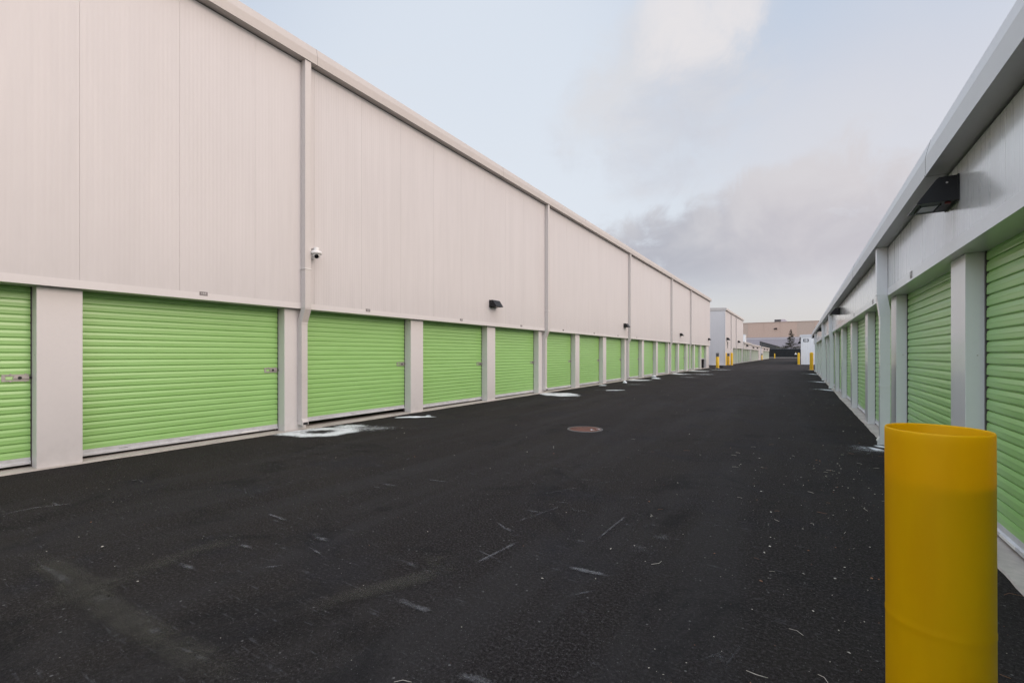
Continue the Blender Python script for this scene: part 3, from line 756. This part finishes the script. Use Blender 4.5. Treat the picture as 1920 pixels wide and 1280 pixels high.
# ------------------------------------------------------------------ far end: screen fence, kerb, steel fence, trees, warehouse
yF = 196.0
fr = empty('screen_fence', (-16, yF, 0), 'black fabric screened fence closing the far end of the drive', 'fence')
m = MB()
n = 120
for i in range(n + 1):
    x = 44 * i / n; d = .05 * math.sin(i * .9) + .03 * math.sin(i * 2.3); m.v += [(x, d, .12), (x, d * .6, 3.25)]
for i in range(n): m.face([2 * i, 2 * i + 2, 2 * i + 3, 2 * i + 1])
m.build('screen', M['blackscreen'], fr)
for i in range(15):
    m = MB(); m.tube([(i * 44 / 14, .12, 0), (i * 44 / 14, .12, 3.45)], .045, 8); m.build('post', M['galv'], fr)
m = MB(); m.tube([(0, .12, 3.32), (44, .12, 3.32)], .03, 8); m.build('rail', M['galv'], fr)
k = MB(); k.box(-16, 28, 193.2, 193.7, -.02, .14); tag(k.build('kerb', M['concrete'], bevel=.02), kind='structure')

P1, P2 = at(1425, 175, 640), at(1461.5, 232, 649.6)
sf = empty('picket_fence', (P1[0], P1[1], 0), 'tall black steel picket fence receding behind the far low buildings', 'fence')
d = Vector((P2[0] - P1[0], P2[1] - P1[1], P2[2] - P1[2])); N = 120
for i in range(0, N + 1, 10):
    q = d * (i / N); m = MB(); m.box(q.x - .10, q.x + .10, q.y - .1, q.y + .1, 0, P1[2] + q.z + .05); m.build('post', M['blackfence'], sf)
m = MB()
for i in range(N + 1):
    q = d * (i / N); m.tube([(q.x, q.y, 2.2), (q.x, q.y, P1[2] + q.z - .1)], .035, 5)
m.build('pickets', M['blackfence'], sf)
m = MB(); m.tube([(0, 0, P1[2]), tuple(d + Vector((0, 0, P1[2])))], .10, 6)
m.tube([(0, 0, 2.9), (d.x, d.y, 2.9)], .22, 6); m.tube([(d.x, d.y, P2[2] - .7), (d.x + 3, d.y + 1, P2[2] - .7)], .2, 6); m.build('rail', M['blackfence'], sf)

def conifer(px, dist, top_py, rad, label, seed, base=0.0, dens=1.0):
    x, y, zt = at(px, dist, top_py); r = random.Random(seed)
    root = empty('conifer_tree', (x, y, base), label, 'tree'); H_ = zt - base
    m = MB(); m.tube([(0, 0, 0), (.05, 0, H_ * .5), (0, .03, H_ * .97)], [.2, .12, .025], 8)
    c_ = MB(); z = 1.6
    while z < H_ * .985:
        f = (z / H_); L_ = rad * ((1 - f) ** .85) * (1.15 if f < .46 else .52) * r.uniform(.7, 1.15) + .12
        for j in range(int(7 * dens)):
            a = r.uniform(0, 6.28); l = L_ * r.uniform(.55, 1.15); up = r.uniform(-.05, .30) * l
            e = Vector((l * math.cos(a), l * math.sin(a), up)); m.tube([(0, 0, z), tuple(e * .6 + Vector((0, 0, z - .04 * l))), tuple(e + Vector((0, 0, z)))], [.035, .02, .008], 4)
            for q in range(int(20 * l) + 4):
                t_ = r.uniform(.2, 1.04) ** .75; p = e * t_ + Vector((0, 0, z)) + Vector([r.gauss(0, .06 + .05 * l * t_) for _ in range(3)])
                dd = (e.normalized() + Vector([r.uniform(-.8, .8) for _ in range(3)])).normalized(); s_ = r.uniform(.13, .30)
                sd = dd.cross(Vector((r.uniform(-1, 1), r.uniform(-1, 1), 1))).normalized() * s_ * .28
                b = len(c_.v); c_.v += [tuple(p - sd), tuple(p + sd), tuple(p + dd * s_ * 1.5)]; c_.face([b, b + 1, b + 2])
        z += r.uniform(.26, .5)
    m.build('trunk', M['bark'], root); c_.build('crown', M['needle'], root)
conifer(1483, 185, 617.5, 4.9, 'tall dark conifer with ragged branches rising behind the black screen fence', 3)
conifer(1502.5, 190, 638, 1.9, 'smaller dark conifer half hidden by the white building with the dark code', 9)
def shrub(px, dist, r_, h, label, seed):
    x, y, _ = at(px, dist); r = random.Random(seed); root = empty('shrub', (x, y, 0), label, 'shrub', 'olive shrubs along the fence')
    m = MB(); c_ = MB()
    for k in range(9):
        a = r.uniform(0, 6.28); e = Vector((math.cos(a) * r_ * .6, math.sin(a) * r_ * .6, h * r.uniform(.6, .95)))
        m.tube([(0, 0, 0), tuple(e * .5), tuple(e)], [.06, .035, .01], 5)
    for q in range(1100):
        u = r.random() ** .4; a = r.uniform(0, 6.28); ph = r.uniform(-.2, 1.45); w = 1 + .22 * math.sin(3 * a + seed) + .15 * math.sin(5 * ph + seed)
        p = Vector((r_ * u * w * math.cos(a) * math.cos(ph), r_ * u * w * math.sin(a) * math.cos(ph), h * .55 + h * .45 * u * math.sin(ph) * w))
        dd = Vector([r.uniform(-1, 1) for _ in range(3)]).normalized() * r.uniform(.10, .2); sd = dd.cross(Vector((.3, .2, 1))).normalized() * .05
        b = len(c_.v); c_.v += [tuple(p - sd), tuple(p + dd), tuple(p + sd), tuple(p - dd * .6)]; c_.face([b, b + 1, b + 2, b + 3])
    m.build('stems', M['bark'], root); c_.build('foliage', M['shrub'], root)
for i, (px, dd_, rr, hh) in enumerate(((1459, 188, 2.0, 4.0), (1466, 192, 2.1, 4.2), (1473, 189, 1.8, 4.3), (1492, 188, 2.0, 4.3), (1499, 192, 2.2, 4.1))):
    shrub(px, dd_, rr, hh, ['olive shrub at the end of the black picket fence', 'olive shrub between the picket fence and the conifer', 'olive shrub just left of the conifer',
                            'olive shrub just right of the conifer', 'olive shrub beside the white building with the dark code'][i], i + 20)

# warehouse
yW = 280.0; x0, x1 = -130.0, 160.0
wh = empty('warehouse', (x0, yW, 0), 'huge beige concrete warehouse filling the background beyond the fence', 'building')
zt = 18.2; zl = 10.3; W_ = x1 - x0
m = MB(); xx = 0; i = 0
while xx < W_:
    m.box(xx, min(W_, xx + 7.6) - .08, 0, 60, zl, zt, 0 if (i % 4) != 1 else 1); xx += 7.6; i += 1
m.box(.1, W_ - .1, .15, 59, zl - .1, zt - .1, 1)
m.build('wall', [M['beige'], M['beige_joint']], wh)
m = MB(); xx = 0
while xx < W_:
    m.box(xx, xx + .45, -.12, .3, 0, zl - .02); m.box(xx + .45, xx + .9, 0.0, .3, 0, zl - .02); xx += .9
m.box(0, W_, .3, 59.5, 0, zl - .12)
m.box(0, W_, -.16, .32, zl - .9, zl - .55, 1)
m.build('siding', [M['siding'], M['sidingline']], wh)
m = MB(); m.box(-.1, W_ + .1, -.15, .35, zt, zt + .25); m.build('coping', M['beige_joint'], wh)
xs_, ys_, zs_ = at(1455, 243, 603)
lampx = (-(1453 - 1453)); m = MB()
px_, _, _ = at(1454, 241.5); m.box(px_ - x0 - .7, px_ - x0 + .7, -.6, -.001, 14.6, 15.2); m.build('light_fixture', M['bronze'], wh, bevel=.03)
ru = empty('rooftop_unit', (at(1458, 246)[0], yW + 6, zt + .25), 'grey rooftop unit with a dark louvre on the roof of the beige warehouse', 'rooftop unit')
m = MB(); m.box(-1.6, 1.6, 0, 4, 0, 1.7); m.prism_y([(1.605, 0), (1.605, 1.7), (3.2, 1.7), (5.2, 0)], .05, 3.95); m.build('casing', M['siding'], ru, bevel=.03)
m = MB()
for k_ in range(6): m.box(-1.5, 1.5, -.09, -.02, .15 + .25 * k_, .32 + .25 * k_)
m.build('louvre', M['blackfence'], ru)

# white box on the low roof
rb = empty('rooftop_box', (-8.55, 90.0, 3.0), 'plain white box standing on the roof of the low building beyond the second tall one', 'roof box')
m = MB(); m.box(-.75, .6, -.5, .9, .1, 1.72); m.build('casing', M['white'], rb, bevel=.02)
m = MB(); m.box(-.79, .64, -.54, .94, 1.725, 1.80); m.box(-.79, .64, -.54, .94, .0, .097); m.build('frame', M['trim_cool'], rb)

# triangle sign on the fence
tx, ty, tz = at(1492.2, 169.5, 662.5)
sg_ = empty('warning_sign', (tx, yF - .25, tz - .4), 'small white and yellow triangular sign on the black screen fence', 'sign')
m = MB(); m.prism_y([(-.42, 0), (.42, 0), (0.1, .62), (-.1, .62)], 0, .02); m.build('plate', M['white'], sg_)
m = MB(); m.prism_y([(-.13, .66), (.13, .66), (.0, .95)], 0, .02); m.box(-.02, .02, .002, .018, .60, .68); m.build('cap', M['yellow'], sg_)

# ------------------------------------------------------------------ sky and sun
EL, AZ = R(23), R(82)          # sun low on the right of the drive; azimuth clockwise from +y
w = bpy.data.worlds.new('World'); sc.world = w; w.use_nodes = True
t = NT(w.node_tree); bg = w.node_tree.nodes['Background']
sky = t.node('ShaderNodeTexSky', sky_type='NISHITA', sun_disc=False, sun_elevation=EL, sun_rotation=AZ, altitude=0, air_density=1.0, dust_density=2.0, ozone_density=1.5)
tc = t.node('ShaderNodeTexCoord').outputs['Generated']
vn = t.node('ShaderNodeVectorMath', {0: tc}, operation='NORMALIZE').outputs[0]
sp = t.node('ShaderNodeSeparateXYZ', {0: vn}); up = sp.outputs[2]
k = .1
def lin(r, g_, b): return tuple((((c / 255 + .055) / 1.055) ** 2.4) / k for c in (r, g_, b))
def vdot(v): return t.node('ShaderNodeVectorMath', {0: vn, 1: tuple(v)}, operation='DOT_PRODUCT').outputs['Value']
grad = t.mix(t.ramp(up, .0, .22), lin(218, 214, 210), lin(226, 232, 240))
grad = t.mix(t.ramp(up, .22, .62), grad, lin(203, 215, 233))
base = t.mix(.12, grad, sky.outputs[0])
left = t.ramp(vdot(dirv(900, 250)), .86, .99)
base = t.mix(t.m('MULTIPLY', left, .7), base, lin(227, 234, 243))
# cloud noise in a plane overhead
iz = t.m('DIVIDE', 1.0, t.m('ADD', t.m('MAXIMUM', up, 0.0), .16))
cv = t.node('ShaderNodeVectorMath', {0: vn, 3: iz}, operation='SCALE').outputs[0]
n1 = t.noise(cv, 1.9, 8, .55, .35); n2 = t.noise(vn, 4.5, 6, .6, .6)
nn = t.m('ADD', t.m('MULTIPLY', n1, .5), t.m('MULTIPLY', n2, .5))
def blobm(cs):
    acc = None
    for (px, py, rad, s_) in cs:
        v = dirv(px, py); c0 = math.cos(rad)
        g_ = t.m('MULTIPLY', t.ramp(vdot(v), c0, 1.0), s_)
        acc = g_ if acc is None else t.m('MAXIMUM', acc, g_)
    return acc
nn = t.m('SUBTRACT', nn, .5)
hf = t.m('SUBTRACT', t.noise(vn, 11, 7, .65, .8), .5)
def cloud(bl, lo, hi, kn=1.5, kh=.9):
    bl = t.m('SUBTRACT', bl, .0)
    e = t.m('ADD', bl, t.m('ADD', t.m('MULTIPLY', nn, kn), t.m('MULTIPLY', hf, kh)))
    return t.m('MULTIPLY', t.ramp(e, lo, hi), t.ramp(bl, 0.0, .22))
dark = blobm([(1230, 475, .13, .9), (1320, 480, .15, 1), (1410, 440, .14, 1), (1450, 500, .18, 1), (1570, 480, .20, .9), (1540, 410, .14, .8), (1450, 385, .09, .6), (1650, 440, .22, .6), (1150, 480, .12, .5)])
dm = cloud(dark, .24, .80, 2.2, 1.3)
shade = t.ramp(t.m('ADD', n2, t.m('MULTIPLY', t.ramp(up, .12, .42), .35)), .45, .85)
base = t.mix(t.m('MULTIPLY', dm, t.ramp(up, .075, .19, .0, .9)), base, t.mix(shade, lin(180, 181, 191), lin(207, 206, 210)))
mid = blobm([(1260, 170, .20, .9), (1230, 240, .20, .9), (1130, 240, .18, .65), (1190, 120, .15, .5), (1340, 130, .18, .6), (1240, 300, .14, .5)])
mm = cloud(mid, .25, 1.05, 1.9, .8)
base = t.mix(t.m('MULTIPLY', mm, .8), base, t.mix(t.ramp(n2, .35, .65), lin(204, 206, 215), lin(218, 218, 222)))
puff = blobm([(1305, 35, .13, 1), (1275, 85, .11, .8), (1350, 25, .11, .85)])
pm = cloud(puff, .30, 1.35, 2.3, 1.6)
base = t.mix(t.m('MULTIPLY', pm, .8), base, lin(234, 230, 231))
pink = blobm([(1680, 350, .35, 1)])
base = t.mix(t.m('MULTIPLY', pink, .3), base, lin(225, 213, 215))
# thin veil everywhere else
base = t.mix(t.m('MULTIPLY', t.ramp(n1, .5, .75), .25), base, lin(222, 222, 226))
# added sky boost overhead and behind camera for fill; glow towards the hidden sun
sky_fill = t.m('MULTIPLY', t.ramp(up, .60, .95, 1.0, 2.5), t.ramp(sp.outputs[1], .05, -.7, 1.0, 2.0))
sunv = (math.sin(AZ), math.cos(AZ), math.sin(EL)); glow = t.ramp(vdot(Vector(sunv).normalized()), .45, 1.0)
base = t.mix(glow, base, (12.5, 10.8, 9.9))
fin = t.node('ShaderNodeVectorMath', {0: base, 3: sky_fill}, operation='SCALE').outputs[0]
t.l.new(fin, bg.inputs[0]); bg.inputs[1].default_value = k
sd = bpy.data.lights.new('sun', 'SUN'); sd.energy = 1.05; sd.angle = R(24); sd.color = (1, .84, .76)
so = bpy.data.objects.new('sun', sd); COL.objects.link(so)
so.rotation_euler = (-Vector((sunv[0] * math.cos(EL), sunv[1] * math.cos(EL), math.sin(EL)))).to_track_quat('-Z', 'Y').to_euler()

# ------------------------------------------------------------------ camera
cd = bpy.data.cameras.new('camera'); cd.sensor_width = 36; cd.lens = 36 * F / 1920; cd.shift_y = (HY - 640) / 1920
cd.clip_start = .05; cd.clip_end = 3000
co = bpy.data.objects.new('camera', cd); COL.objects.link(co); co.location = (0, 0, EYE); co.rotation_euler = (R(90), 0, TH)
sc.camera = co
sc.view_settings.view_transform = 'Standard'; sc.view_settings.look = 'None'; sc.view_settings.exposure = 0; sc.view_settings.gamma = 1
sc.render.engine = 'CYCLES'
